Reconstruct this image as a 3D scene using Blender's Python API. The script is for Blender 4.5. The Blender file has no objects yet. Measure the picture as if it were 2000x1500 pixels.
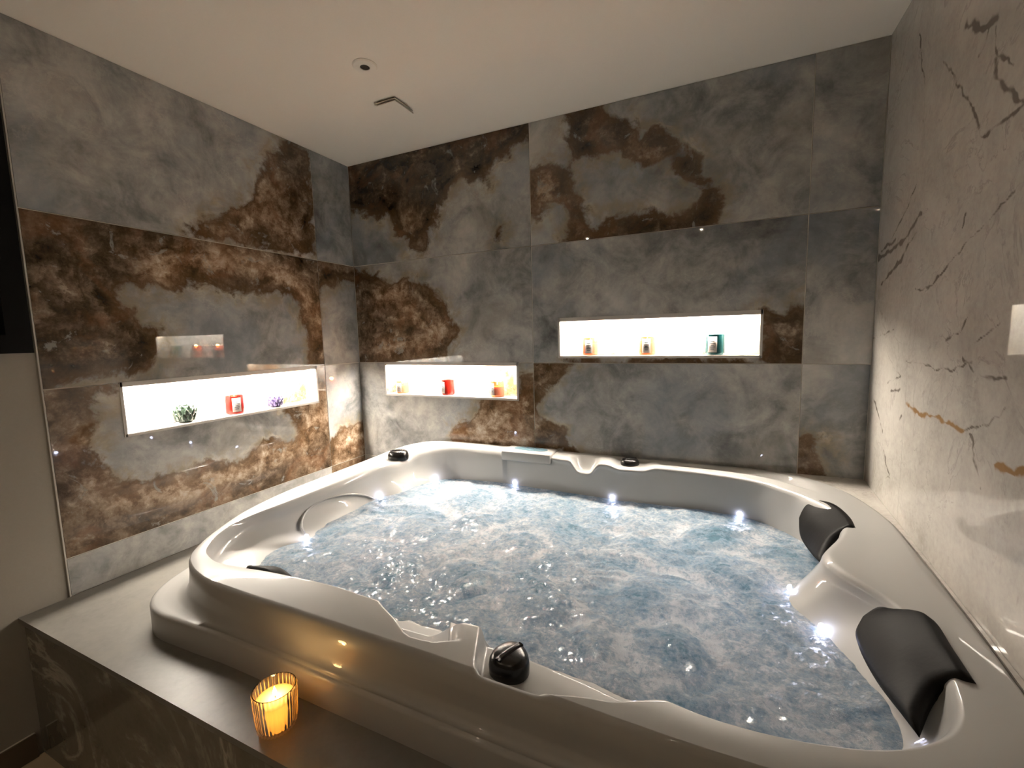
import bpy, bmesh, math, random
import numpy as np
from mathutils import Matrix, Vector
random.seed(3)
scene = bpy.context.scene
C = scene.collection
Z0 = 1.25            # height of the middle tile joint above the floor; heights below are given relative to it
W = 2.63             # room width
# ------------------------------------------------------------------ camera
cam = bpy.data.cameras.new('camera'); camo = bpy.data.objects.new('camera', cam); C.objects.link(camo)
cam.sensor_fit = 'HORIZONTAL'; cam.sensor_width = 36; cam.lens = 866.94/2000*36; cam.clip_start = .02
_yaw, _pit, _rol = -.435374, -.107674, -.0243445
_f = Vector((math.sin(_yaw)*math.cos(_pit), math.cos(_yaw)*math.cos(_pit), math.sin(_pit)))
_r = Vector((math.cos(_yaw), -math.sin(_yaw), 0)); _u = _r.cross(_f)
_r2 = math.cos(_rol)*_r+math.sin(_rol)*_u; _u2 = -math.sin(_rol)*_r+math.cos(_rol)*_u
_m = Matrix((_r2, _u2, -_f)).transposed().to_4x4(); _m.translation = Vector((2.08255, -2.17062, Z0+.14414))
camo.matrix_world = _m
scene.camera = camo
# ------------------------------------------------------------------ world and exposure
wd = bpy.data.worlds.new('night'); scene.world = wd; wd.use_nodes = True
wd.node_tree.nodes['Background'].inputs[0].default_value = (.02, .025, .035, 1)
wd.node_tree.nodes['Background'].inputs[1].default_value = .3
vs = scene.view_settings
vs.view_transform = 'Standard'; vs.look = 'None'; vs.gamma = 1; vs.exposure = 1.16; vs.use_curve_mapping = False
scene.cycles.use_denoising = True
scene.cycles.max_bounces = 14; scene.cycles.diffuse_bounces = 8; scene.cycles.glossy_bounces = 5
scene.cycles.sample_clamp_indirect = 8
STRIP = 250.0         # radiance of the LED strips in the wall niches
WATERLED = .38       # watts of each LED in the tub shell
ROOMLAMP = 1.0       # watts of each ceiling spot in the part of the room behind the camera
# ------------------------------------------------------------------ numeric noise
_rng = np.random.RandomState(7)
_perm = _rng.permutation(256); _perm = np.concatenate([_perm, _perm, _perm])
_gr = _rng.randn(256, 3); _gr /= np.linalg.norm(_gr, axis=1)[:, None]
def perlin(p):
    p = np.asarray(p, float); i = np.floor(p).astype(int); f = p-i; i &= 255
    u = f*f*f*(f*(f*6-15)+10); out = 0
    for dx in (0, 1):
        for dy in (0, 1):
            for dz in (0, 1):
                h = _perm[_perm[_perm[(i[:, 0]+dx) & 255]+((i[:, 1]+dy) & 255)]+((i[:, 2]+dz) & 255)]
                g = (_gr[h]*(f-np.array([dx, dy, dz]))).sum(1)
                w = (u[:, 0] if dx else 1-u[:, 0])*(u[:, 1] if dy else 1-u[:, 1])*(u[:, 2] if dz else 1-u[:, 2])
                out = out+w*g
    return out
def fbm(p, o=4, gain=.5):
    p = np.asarray(p, float); s = 0; a = 1
    for k in range(o):
        s = s+a*perlin(p*2**k+17.3*k); a *= gain
    return s
def sstep(a, b, x):
    t = np.clip((np.asarray(x, float)-a)/(b-a), 0, 1); return t*t*(3-2*t)
# ------------------------------------------------------------------ object helpers
def link(name, me, mat=None, parent=None, smooth=True):
    o = bpy.data.objects.new(name, me); C.objects.link(o)
    if mat is not None and not me.materials: me.materials.append(mat)
    if smooth and len(me.polygons): me.polygons.foreach_set('use_smooth', [True]*len(me.polygons))
    if parent is not None: o.parent = parent
    return o
def pyobj(name, v, f, mat=None, parent=None, smooth=True):
    me = bpy.data.meshes.new(name); me.from_pydata([tuple(map(float, a)) for a in v], [], [tuple(map(int, a)) for a in f]); me.update()
    return link(name, me, mat, parent, smooth)
def bmobj(name, bm, mat=None, parent=None, smooth=False):
    bmesh.ops.recalc_face_normals(bm, faces=bm.faces)
    me = bpy.data.meshes.new(name); bm.to_mesh(me); bm.free()
    return link(name, me, mat, parent, smooth)
def bm_box(bm, x0, x1, y0, y1, z0, z1, bev=0, seg=2):
    r = bmesh.ops.create_cube(bm, size=1); vs_ = r['verts']
    for v in vs_: v.co = Vector(((x0+x1)/2+v.co.x*(x1-x0), (y0+y1)/2+v.co.y*(y1-y0), (z0+z1)/2+v.co.z*(z1-z0)))
    if bev:
        es = list({e for v in vs_ for e in v.link_edges})
        bmesh.ops.bevel(bm, geom=es, offset=bev, segments=seg, affect='EDGES', profile=.5)
def box(name, x0, x1, y0, y1, z0, z1, mat, parent=None, bev=0, seg=2):
    bm = bmesh.new(); bm_box(bm, x0, x1, y0, y1, z0, z1, bev, seg); return bmobj(name, bm, mat, parent, False)
def autosmooth(o, ang=.6):
    me = o.data; me.polygons.foreach_set('use_smooth', [True]*len(me.polygons))
    bm = bmesh.new(); bm.from_mesh(me)
    for e in bm.edges:
        if len(e.link_faces) == 2 and e.calc_face_angle(0) > ang: e.smooth = False
    bm.to_mesh(me); bm.free(); return o
def lathe(name, prof, mat, parent=None, n=48, loc=(0, 0, 0), rf=None, ang=.7, cap=True):
    v = []; f = []
    for k, (r, z) in enumerate(prof):
        for j in range(n):
            a = 2*math.pi*j/n; rr = rf(r, z, a, k) if rf else r
            v.append((loc[0]+rr*math.cos(a), loc[1]+rr*math.sin(a), loc[2]+z))
    for k in range(len(prof)-1):
        for j in range(n):
            f.append((k*n+j, k*n+(j+1) % n, (k+1)*n+(j+1) % n, (k+1)*n+j))
    if cap:
        f.append(tuple(range(n-1, -1, -1))); f.append(tuple((len(prof)-1)*n+j for j in range(n)))
    o = pyobj(name, v, f, mat, parent); return autosmooth(o, ang)
def tube(name, pts, r, mat, parent=None, n=8):
    pts = [Vector(p) for p in pts]; v = []; f = []
    for i, p in enumerate(pts):
        t = (pts[min(i+1, len(pts)-1)]-pts[max(i-1, 0)]).normalized()
        a = t.orthogonal().normalized() if i == 0 else (a-t*a.dot(t)).normalized()
        b = t.cross(a); rr = r[i] if isinstance(r, (list, tuple)) else r
        for j in range(n):
            q = 2*math.pi*j/n; v.append(p+rr*(math.cos(q)*a+math.sin(q)*b))
    for i in range(len(pts)-1):
        for j in range(n): f.append((i*n+j, i*n+(j+1) % n, (i+1)*n+(j+1) % n, (i+1)*n+j))
    f.append(tuple(range(n-1, -1, -1))); f.append(tuple((len(pts)-1)*n+j for j in range(n)))
    return pyobj(name, v, f, mat, parent)
def catmull(P, n, closed=False):
    P = np.asarray(P, float); out = []; m = len(P)
    segs = m if closed else m-1
    for i in range(segs):
        g = lambda k: P[k % m] if closed else P[min(max(k, 0), m-1)]
        p0, p1, p2, p3 = g(i-1), g(i), g(i+1), g(i+2)
        k = n[i] if hasattr(n, '__len__') else n
        for j in range(k):
            t = j/k
            out.append(.5*((2*p1)+(-p0+p2)*t+(2*p0-5*p1+4*p2-p3)*t*t+(-p0+3*p1-3*p2+p3)*t**3))
    if not closed: out.append(P[-1])
    return np.array(out)
def empty(name, loc):
    o = bpy.data.objects.new(name, None); C.objects.link(o); o.location = loc; o.empty_display_size = .05; return o
def tag(o, label, cat, group=None, kind=None):
    o['label'] = label; o['category'] = cat
    if group: o['group'] = group
    if kind: o['kind'] = kind
    return o
def struct(o, label=None, cat=None):
    o['kind'] = 'structure'
    if label: o['label'] = label
    if cat: o['category'] = cat
    return o
def attach(o, root):
    o.parent = root; o.matrix_parent_inverse = Matrix.Translation(-Vector(root.location)); return o
def attr(o, name, vals):
    a = o.data.attributes.new(name, 'FLOAT', 'POINT'); a.data.foreach_set('value', np.asarray(vals, np.float32))
# ------------------------------------------------------------------ materials
def newmat(name):
    m = bpy.data.materials.new(name); m.use_nodes = True; return m, m.node_tree, m.node_tree.nodes['Principled BSDF']
class NT:
    def __init__(s, nt): s.nt = nt
    def n(s, t, **k):
        x = s.nt.nodes.new(t)
        for a, b in k.items(): setattr(x, a, b)
        return x
    def l(s, a, b): s.nt.links.new(a, b)
    def val(s, x, sock):
        if hasattr(x, 'is_output'): s.l(x, sock)
        else: sock.default_value = x
    def math(s, op, a, b=0.0, c=None, clamp=False):
        x = s.n('ShaderNodeMath', operation=op); x.use_clamp = clamp
        s.val(a, x.inputs[0]); s.val(b, x.inputs[1])
        if c is not None: s.val(c, x.inputs[2])
        return x.outputs[0]
    def smooth(s, v, a, b, lo=0.0, hi=1.0):
        x = s.n('ShaderNodeMapRange', interpolation_type='SMOOTHSTEP'); s.val(v, x.inputs[0])
        x.inputs[1].default_value = a; x.inputs[2].default_value = b; x.inputs[3].default_value = lo; x.inputs[4].default_value = hi
        return x.outputs[0]
    def noise(s, vec, scale, detail=5, rough=.55, dist=0.0):
        x = s.n('ShaderNodeTexNoise'); s.val(vec, x.inputs['Vector']); x.inputs['Scale'].default_value = scale
        x.inputs['Detail'].default_value = detail; x.inputs['Roughness'].default_value = rough; x.inputs['Distortion'].default_value = dist
        return x.outputs[0]
    def ramp(s, v, stops):
        x = s.n('ShaderNodeValToRGB'); s.val(v, x.inputs[0]); e = x.color_ramp.elements
        while len(e) < len(stops): e.new(.5)
        for q, (p, c) in zip(e, stops): q.position = p; q.color = (*c, 1)
        return x.outputs[0]
    def mix(s, fac, a, b, mode='MIX'):
        x = s.n('ShaderNodeMix', data_type='RGBA', blend_type=mode); s.val(fac, x.inputs[0])
        for v, k in ((a, 6), (b, 7)):
            if hasattr(v, 'is_output'): s.l(v, x.inputs[k])
            else: x.inputs[k].default_value = (*v, 1)
        return x.outputs[2]
    def attr(s, name): return s.n('ShaderNodeAttribute', attribute_name=name).outputs['Fac']
    def pos(s): return s.n('ShaderNodeNewGeometry').outputs['Position']
    def bump(s, h, strength, dist, bs):
        x = s.n('ShaderNodeBump'); x.inputs['Strength'].default_value = strength; x.inputs['Distance'].default_value = dist
        s.l(h, x.inputs['Height']); s.l(x.outputs[0], bs.inputs['Normal'])
def plain(name, col, rough=.5, metal=0, spec=.5, coat=0, var=.06, scale=30, bump=0):
    m, nt, b = newmat(name); t = NT(nt)
    n = t.noise(t.pos(), scale, 4)
    c = t.mix(n, tuple(x*(1-var) for x in col), tuple(min(1, x*(1+var)) for x in col)); t.l(c, b.inputs['Base Color'])
    b.inputs['Roughness'].default_value = rough; b.inputs['Metallic'].default_value = metal
    b.inputs['Specular IOR Level'].default_value = spec; b.inputs['Coat Weight'].default_value = coat; b.inputs['Coat Roughness'].default_value = .03
    if bump: t.bump(n, bump, .002, b)
    return m
def emit(name, col, s):
    m, nt, b = newmat(name); b.inputs['Base Color'].default_value = (*col, 1)
    b.inputs['Emission Color'].default_value = (*col, 1); b.inputs['Emission Strength'].default_value = s; return m
def onyx():
    m, nt, b = newmat('onyx_porcelain'); t = NT(nt)
    oi = t.n('ShaderNodeObjectInfo'); sh = t.n('ShaderNodeVectorMath', operation='SCALE')
    cx = t.n('ShaderNodeCombineXYZ'); [t.l(t.math('MULTIPLY', oi.outputs['Random'], k), cx.inputs[i]) for i, k in enumerate((31.0, 57.0, 83.0))]
    ad = t.n('ShaderNodeVectorMath', operation='ADD'); t.l(t.pos(), ad.inputs[0]); t.l(cx.outputs[0], ad.inputs[1]); P = ad.outputs[0]
    n1 = t.noise(P, 1.7, 8, .60, .5); n2 = t.noise(P, 6.5, 8, .62, .7); n3 = t.noise(P, 30, 6, .68, .5); n4 = t.noise(P, 95, 4, .6); n5 = t.noise(P, 11, 9, .64, .25)
    # blue-grey clouds
    g = t.math('ADD', t.math('MULTIPLY', n1, .52), t.math('ADD', t.math('MULTIPLY', n2, .36), t.math('MULTIPLY', n3, .12)))
    grey = t.ramp(g, [(.36, (.085, .087, .085)), (.44, (.190, .192, .190)), (.50, (.30, .297, .29)), (.56, (.41, .40, .38)), (.65, (.56, .54, .51))])
    hue = t.noise(P, 2.6, 5, .55, .4)
    grey = t.mix(t.smooth(hue, .50, .66, 0, .45), grey, (.235, .265, .305))
    grey = t.mix(t.smooth(hue, .47, .32, 0, .40), grey, (.27, .245, .21))
    rid = t.math('ABSOLUTE', t.math('SUBTRACT', t.noise(P, 5, 8, .66, .6), .5))
    grey = t.mix(t.math('MULTIPLY', t.smooth(rid, .0, .02, .45, 0), t.smooth(n1, .48, .62)), grey, (.50, .47, .43))
    # brown flows: distance to their border comes from the tile
    sd = t.attr('sdf'); tone = t.attr('tone')
    v = t.math('ADD', sd, t.math('ADD', t.math('MULTIPLY', t.math('SUBTRACT', n2, .5), .19), t.math('ADD', t.math('MULTIPLY', t.math('SUBTRACT', n5, .5), .11), t.math('MULTIPLY', t.math('SUBTRACT', n3, .5), .03))))
    mask = t.smooth(v, -.012, .022)
    halo = t.math('MULTIPLY', t.smooth(v, -.085, -.004, 0, .75), t.smooth(n5, .35, .62))
    grey = t.mix(halo, grey, (.24, .195, .125))
    lip = t.math('MULTIPLY', t.smooth(v, -.030, -.010), t.smooth(v, .006, -.008))
    grey = t.mix(t.math('MULTIPLY', lip, t.smooth(n2, .48, .66, 0, .5)), grey, (.46, .41, .32))
    bandv = t.n('ShaderNodeCombineXYZ'); t.l(t.math('MULTIPLY', v, 20.0), bandv.inputs[0]); t.l(t.math('MULTIPLY', n1, 3.0), bandv.inputs[1])
    band = t.noise(bandv.outputs[0], 1.0, 4, .65)
    mott = t.math('ADD', t.math('MULTIPLY', n5, .48), t.math('ADD', t.math('MULTIPLY', band, .26), t.math('ADD', t.math('MULTIPLY', n3, .18), t.math('MULTIPLY', n4, .08))))
    dark = t.ramp(mott, [(.40, (.009, .006, .0035)), (.47, (.028, .018, .010)), (.52, (.058, .038, .022)), (.57, (.11, .076, .048)), (.65, (.32, .26, .19))])
    lite = t.ramp(mott, [(.37, (.040, .024, .011)), (.45, (.14, .082, .040)), (.50, (.25, .165, .10)), (.55, (.40, .30, .21)), (.63, (.64, .55, .45))])
    br = t.mix(tone, dark, lite)
    rust = t.smooth(t.noise(P, 4.2, 6, .6, .8), .52, .64, 0, .28)
    br = t.mix(rust, br, (.20, .085, .032))
    br = t.mix(t.smooth(t.noise(P, 9, 6, .7, 1.0), .60, .66, 0, .6), br, (.27, .27, .25))
    edge = t.math('MULTIPLY', t.smooth(v, .0, .012), t.smooth(v, .050, .018))
    br = t.mix(t.math('MULTIPLY', edge, .65), br, (.085, .048, .020))
    col = t.mix(mask, grey, br)
    t.l(col, b.inputs['Base Color'])
    b.inputs['Roughness'].default_value = .018; b.inputs['Specular IOR Level'].default_value = .5
    return m
def marble(name, base, vein_col=(.085, .072, .058), rough=.028, deck=False):
    m, nt, b = newmat(name); t = NT(nt); P = t.pos()
    n1 = t.noise(P, 3, 8, .65, .8); n2 = t.noise(P, 12, 7, .65, 1.0); n3 = t.noise(P, 70, 4, .6)
    g = t.math('ADD', t.math('MULTIPLY', n1, .5), t.math('ADD', t.math('MULTIPLY', n2, .3), t.math('MULTIPLY', n3, .2)))
    col = t.ramp(g, [(.33, tuple(x*.62 for x in base)), (.46, tuple(x*.88 for x in base)), (.55, base), (.68, tuple(min(1, x*1.12) for x in base))])
    if deck:
        rid = t.math('ABSOLUTE', t.math('SUBTRACT', t.noise(P, 1.7, 6, .6, 2.2), .5))
        col = t.mix(t.math('MULTIPLY', t.smooth(rid, 0, .05, .8, 0), t.smooth(n1, .4, .6)), col, vein_col)
    else:
        d = t.math('ADD', t.attr('dark_vein'), t.math('ADD', t.math('MULTIPLY', t.math('SUBTRACT', n3, .5), .5), t.math('MULTIPLY', t.math('SUBTRACT', n2, .5), .9)))
        dk = t.math('MULTIPLY', t.smooth(d, .22, .9), t.smooth(t.attr('dark_vein'), .02, .2))
        rid = t.math('ABSOLUTE', t.math('SUBTRACT', t.noise(P, 2.6, 6, .6, 2.0), .5))
        col = t.mix(t.math('MULTIPLY', t.smooth(rid, 0, .02, .45, 0), t.smooth(n2, .42, .62)), col, tuple(x*.45 for x in base))
        col = t.mix(t.math('MULTIPLY', dk, .8), col, vein_col)
        o = t.math('ADD', t.attr('ochre_vein'), t.math('MULTIPLY', t.math('SUBTRACT', n3, .5), .6))
        ok = t.math('MULTIPLY', t.smooth(o, .2, .85), t.smooth(t.attr('ochre_vein'), .02, .2))
        col = t.mix(t.math('MULTIPLY', ok, .9), col, (.24, .13, .04))
    t.l(col, b.inputs['Base Color']); b.inputs['Roughness'].default_value = rough
    return m
M = {}
M['onyx'] = onyx()
M['marble'] = marble('white_marble', (.47, .445, .41))
M['deck'] = marble('grey_marble', (.145, .137, .124), (.15, .14, .12), .38, True)
M['front'] = marble('dark_marble', (.15, .14, .115), (.40, .37, .32), .10, True)
M['plaster'] = plain('painted_plaster', (.27, .25, .22), .9, spec=.2, var=.05, scale=140, bump=.15)
M['ceiling'] = plain('ceiling_paint', (.84, .79, .71), .95, spec=.15, var=.03, scale=160, bump=.1)
M['grout'] = plain('light_grout', (.62, .59, .53), .9)
M['trim'] = plain('satin_white_trim', (.45, .43, .40), .35, var=.02)
M['nichepaint'] = plain('niche_floor_white', (.58, .56, .52), .35, var=.03)
M['acrylic'] = plain('white_acrylic', (.30, .295, .285), .42, spec=.3, coat=.55, var=.012, scale=6)
M['black'] = plain('black_plastic', (.005, .0045, .0045), .26, spec=.35, coat=.0, var=.2)
M['foam'] = plain('black_foam_vinyl', (.0045, .0041, .0038), .55, spec=.10, var=.3, scale=60, bump=.25)
M['blackframe'] = plain('black_window_frame', (.003, .003, .003), .6, spec=.08, var=.1)
M['winglass'] = plain('dark_window_glass', (.055, .062, .058), .05, spec=.6, var=.1)
M['floor'] = plain('beige_stone_floor', (.50, .42, .30), .35, var=.25, scale=6)
M['base'] = plain('brown_tile_baseboard', (.085, .065, .045), .3, var=.3, scale=9)
M['white'] = plain('white_plastic', (.82, .775, .70), .5, var=.02)
M['gapshade'] = plain('painted_gap_shade', (.03, .025, .02), .8)  # near-black colour stands in for shade in the vent gaps and spotlight hole
M['strip'] = emit('led_strip_glow', (1, .895, .765), STRIP)
M['led'] = emit('blue_white_led', (.70, .74, 1), 14)
M['chrome'] = plain('chrome', (.7, .7, .7), .12, metal=1, var=.02)
PAT={
'LT':[(-0.987,0.618),(-0.941,0.66),(-0.806,0.731),(-0.712,0.828),(-0.662,0.841),(-0.607,0.98),(-0.566,1.039),(-0.506,1.098),(-0.47,1.177),(-0.431,1.206),(-0.277,1.196),(-0.282,0.612)],
'LM_grey':[(-1.212,0.369),(-1.191,0.298),(-1.153,0.25),(-1.102,0.211),(-1.105,0.138),(-1.147,0.089),(-1.164,0.038),(-1.303,0.046),(-1.371,0.024),(-1.493,-0.004),(-1.479,-0.068),(-0.409,-0.067),(-0.406,0.076),(-0.386,0.19),(-0.428,0.287),(-0.454,0.355),(-0.56,0.383),(-0.672,0.392),(-0.764,0.373),(-0.846,0.402),(-0.935,0.409),(-1.03,0.375),(-1.115,0.382)],
'LL_grey':[(-1.372,0.009),(-1.346,-0.087),(-1.353,-0.153),(-1.391,-0.183),(-1.368,-0.244),(-1.33,-0.304),(-1.304,-0.371),(-1.234,-0.408),(-1.159,-0.384),(-1.076,-0.413),(-0.966,-0.388),(-0.814,-0.409),(-0.705,-0.366),(-0.512,-0.363),(-0.548,-0.271),(-0.576,-0.238),(-0.548,-0.163),(-0.44,-0.035),(-0.432,0.049)],
'NM_grey':[(-0.257,0.445),(-0.139,0.485),(0.03,0.495),(0.082,0.007),(0.074,-0.08),(-0.406,-0.038),(-0.288,0.306)],
'NL':[(-0.332,-0.419),(-0.255,-0.411),(-0.14,-0.387),(-0.005,-0.363),(0.098,-0.375),(0.077,-0.633),(-0.022,-0.727),(-0.321,-0.716)],
'BLT':[(-0.078,1.226),(0.004,1.304),(1.221,1.242),(1.182,1.115),(1.091,1.088),(1.011,1.077),(0.952,0.936),(0.856,0.951),(0.804,1.005),(0.683,0.894),(0.604,0.749),(0.527,0.621),(0.428,0.68),(0.344,0.759),(0.297,0.859),(0.217,0.878),(-0.061,0.936)],
'BLT2':[(0.982,0.731),(1.051,0.743),(1.034,0.672),(0.997,0.636)],
'BLM':[(-0.089,0.61),(0.004,0.596),(0.138,0.563),(0.229,0.501),(0.364,0.491),(0.53,0.49),(0.634,0.382),(0.703,0.289),(0.77,0.198),(0.728,0.097),(0.665,0.01),(0.003,-0.04),(-0.099,-0.008)],
'BLL':[(0.866,-0.224),(0.803,-0.316),(0.665,-0.378),(0.69,-0.518),(1.05,-0.515),(1.215,-0.5),(1.223,-0.084),(1.135,-0.058),(1.087,-0.142),(1.046,0.024),(0.836,0.024),(0.884,-0.09)],
'BMT':[(1.39,1.179),(1.406,1.248),(1.559,1.201),(1.642,1.136),(1.697,1.104),(1.743,1.055),(1.855,1.032),(1.911,0.951),(2.003,0.898),(2.067,0.794),(2.102,0.715),(2.079,0.607),(2.057,0.534),(1.497,0.547),(1.367,0.585),(1.413,0.721),(1.356,0.783),(1.153,0.722),(1.159,0.981),(1.311,0.981),(1.421,0.974),(1.421,1.004),(1.394,1.092)],
'BMT_grey':[(1.436,0.981),(1.573,0.961),(1.642,0.968),(1.698,0.909),(1.744,0.876),(1.837,0.88),(1.913,0.804),(1.975,0.743),(1.961,0.693),(1.819,0.693),(1.642,0.708),(1.518,0.665),(1.49,0.711),(1.435,0.851)],
'BMM':[(2.248,0.201),(2.315,0.224),(2.413,0.273),(2.443,-0.019),(1.392,-0.055),(1.379,0.024),(2.242,0.03)],
'BML':[(1.137,0.024),(1.441,0.024),(1.375,-0.06),(1.291,-0.11),(1.219,-0.243),(1.253,-0.307),(1.372,-0.349),(1.437,-0.452),(1.125,-0.479)],
'BRL':[(2.363,-0.295),(2.443,-0.289),(2.456,-0.353),(2.497,-0.428),(2.499,-0.6),(2.375,-0.618)],
}
V=[
('d',0.0033,[(-0.468,0.874),(-0.555,0.779),(-0.621,0.705),(-0.667,0.661),(-0.692,0.612),(-0.715,0.58),(-0.763,0.577),(-0.816,0.577),(-0.862,0.578),(-0.906,0.576)]),
('d',0.0055,[(-0.752,0.73),(-0.752,0.703),(-0.759,0.686),(-0.804,0.647),(-0.866,0.592),(-0.909,0.556)]),
('d',0.0077,[(-0.589,0.892),(-0.651,0.854),(-0.707,0.824),(-0.736,0.826)]),
('d',0.0033,[(-0.707,0.824),(-0.695,0.793),(-0.669,0.779)]),
('d',0.0022,[(-0.735,0.808),(-0.758,0.733),(-0.823,0.679)]),
('d',0.0055,[(-0.391,0.484),(-0.334,0.459),(-0.267,0.429),(-0.141,0.411),(-0.003,0.405)]),
('d',0.0055,[(-0.363,0.43),(-0.294,0.403),(-0.256,0.368),(-0.155,0.337),(-0.064,0.301)]),
('d',0.0044,[(-0.039,0.427),(-0.175,0.444)]),
('d',0.0014,[(-0.866,0.413),(-0.808,0.393),(-0.732,0.36),(-0.61,0.312)]),
('d',0.0028,[(-0.61,0.312),(-0.589,0.3)]),
('d',0.0022,[(-0.589,0.3),(-0.506,0.26),(-0.452,0.25),(-0.388,0.251)]),
('d',0.0014,[(-0.723,0.16),(-0.691,0.128),(-0.615,0.106)]),
('d',0.0013,[(-0.861,0.142),(-0.798,0.115),(-0.735,0.092)]),
('d',0.0013,[(-0.355,0.031),(-0.473,0.037),(-0.561,0.024),(-0.668,0.03),(-0.758,0.056)]),
('o',0.0055,[(-0.379,-0.098),(-0.455,-0.116),(-0.535,-0.11)]),
('o',0.0033,[(-0.535,-0.11),(-0.607,-0.106),(-0.691,-0.106),(-0.75,-0.11)]),
('d',0.0022,[(-0.75,-0.11),(-0.798,-0.125),(-0.806,-0.164),(-0.826,-0.198),(-0.845,-0.222)]),
('d',0.0022,[(-0.75,-0.11),(-0.844,-0.076),(-0.892,-0.051),(-0.913,-0.031)]),
('o',0.0044,[(-0.889,-0.16),(-0.929,-0.149),(-0.961,-0.151),(-1.004,-0.137)]),
('d',0.0028,[(-0.06,-0.131),(-0.111,-0.172),(-0.18,-0.23)]),
('d',0.0028,[(-0.205,-0.301),(-0.238,-0.334),(-0.275,-0.363)]),
('d',0.0016,[(-0.228,-0.392),(-0.282,-0.371)]),
('d',0.0028,[(-0.664,0.418),(-0.651,0.389)]),
('d',0.0016,[(-0.278,1.046),(-0.307,0.948),(-0.349,0.863),(-0.353,0.755)]),
('d',0.0022,[(-0.28,-0.005),(-0.32,-0.018),(-0.204,-0.047)]),
('d',0.0022,[(-0.314,-0.061),(-0.236,-0.079)]),
('d',0.0022,[(-0.343,-0.142),(-0.333,-0.161)]),
('d',0.0013,[(-0.001,0.103),(-0.118,0.114),(-0.224,0.136)]),
('d',0.0014,[(-0.134,0.448),(-0.282,0.534),(-0.335,0.582)]),
('d',0.0013,[(-0.713,0.062),(-0.802,0.026),(-0.901,0.03)]),
]
# ================================================================== the room
def polysd(P, poly):
    P = np.asarray(P, float); A = np.asarray(poly, float); Bq = np.roll(A, -1, 0)
    d = np.full(len(P), 9.0); ins = np.zeros(len(P), bool)
    for a, b in zip(A, Bq):
        e = b-a; t = np.clip(((P-a)@e)/(e@e), 0, 1); d = np.minimum(d, np.linalg.norm(P-a-t[:, None]*e, axis=1))
        c = ((a[1] > P[:, 1]) != (b[1] > P[:, 1])) & (P[:, 0] < (b[0]-a[0])*(P[:, 1]-a[1])/(b[1]-a[1]+1e-12)+a[0]); ins ^= c
    return np.where(ins, d, -d)
def linedist(P, L):
    L = np.asarray(L, float); d = np.full(len(P), 9.0)
    for a, b in zip(L[:-1], L[1:]):
        e = b-a; t = np.clip(((P-a)@e)/(e@e+1e-12), 0, 1); d = np.minimum(d, np.linalg.norm(P-a-t[:, None]*e, axis=1))
    return d
def pattern(P, spec):
    base, ops, tone0, tones = spec
    Q = P+.03*np.stack([fbm(np.c_[P*6, P[:, :1]*0+3], 3), fbm(np.c_[P*6, P[:, :1]*0+9], 3)], 1)
    sd = np.full(len(P), .3*base)
    for op, k in ops:
        s = polysd(Q, PAT[k]); sd = np.maximum(sd, s) if op == '+' else np.minimum(sd, -s)
    tn = np.full(len(P), tone0, float)
    for L, r, a in tones: tn += a*np.exp(-(linedist(Q, L)/r)**2)
    return np.clip(sd, -.3, .3), np.clip(tn, 0, 1)
SPEC = {
 'LT': (-1, [('+', 'LT')], .25, [([(-.846, .653), (-.637, .767), (-.519, .997)], .09, .45), ([(-.466, .754), (-.40, .66)], .08, .35)]),
 'LM': (1, [('-', 'LM_grey')], .12, [([(-1.093, .421), (-1.01, .483), (-.834, .53), (-.66, .518), (-.49, .486), (-.369, .388), (-.313, .218)], .075, .85)]),
 'LL': (1, [('-', 'LL_grey')], .25, [([(-1.361, -.202), (-1.328, -.338), (-1.281, -.434), (-1.101, -.462), (-.928, -.469), (-.747, -.432), (-.5, -.42), (-.35, -.30)], .07, .65)]),
 'NT': (-1, [], 0, []), 'NM': (1, [('-', 'NM_grey')], .35, []), 'NL': (-1, [('+', 'NL')], .75, []), 'NS': (1, [], .55, []),
 'BLT': (-1, [('+', 'BLT'), ('+', 'BLT2')], .0, [([(.445, .825), (.494, .733)], .10, .6)]),
 'BLM': (-1, [('+', 'BLM')], .25, [([(.187, .402), (.345, .423), (.411, .269), (.626, .202), (.513, .115), (.2, .1)], .07, .6)]),
 'BLL': (-1, [('+', 'BLL')], .7, []),
 'BMT': (-1, [('+', 'BMT'), ('-', 'BMT_grey')], .12, [([(1.214, .927), (1.296, .877), (1.24, .824), (1.348, .784)], .06, .7), ([(1.72, 1.0), (1.78, .94)], .05, .5)]),
 'BMM': (-1, [('+', 'BMM')], .2, []), 'BML': (-1, [('+', 'BML')], .4, []),
 'BRT': (-1, [], 0, []), 'BRM': (-1, [], 0, []), 'BRL': (-1, [('+', 'BRL')], .35, []), 'S': (-1, [], 0, []),
}
def axes(lo, hi, extra, step):
    if callable(step): return step(lo, hi)
    e = sorted({lo, hi, *[x for x in extra if lo < x < hi]}); out = []
    for a, b in zip(e[:-1], e[1:]):
        k = max(1, int(round((b-a)/step))); out += [a+(b-a)*i/k for i in range(k)]
    return np.array(out+[hi])
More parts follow.
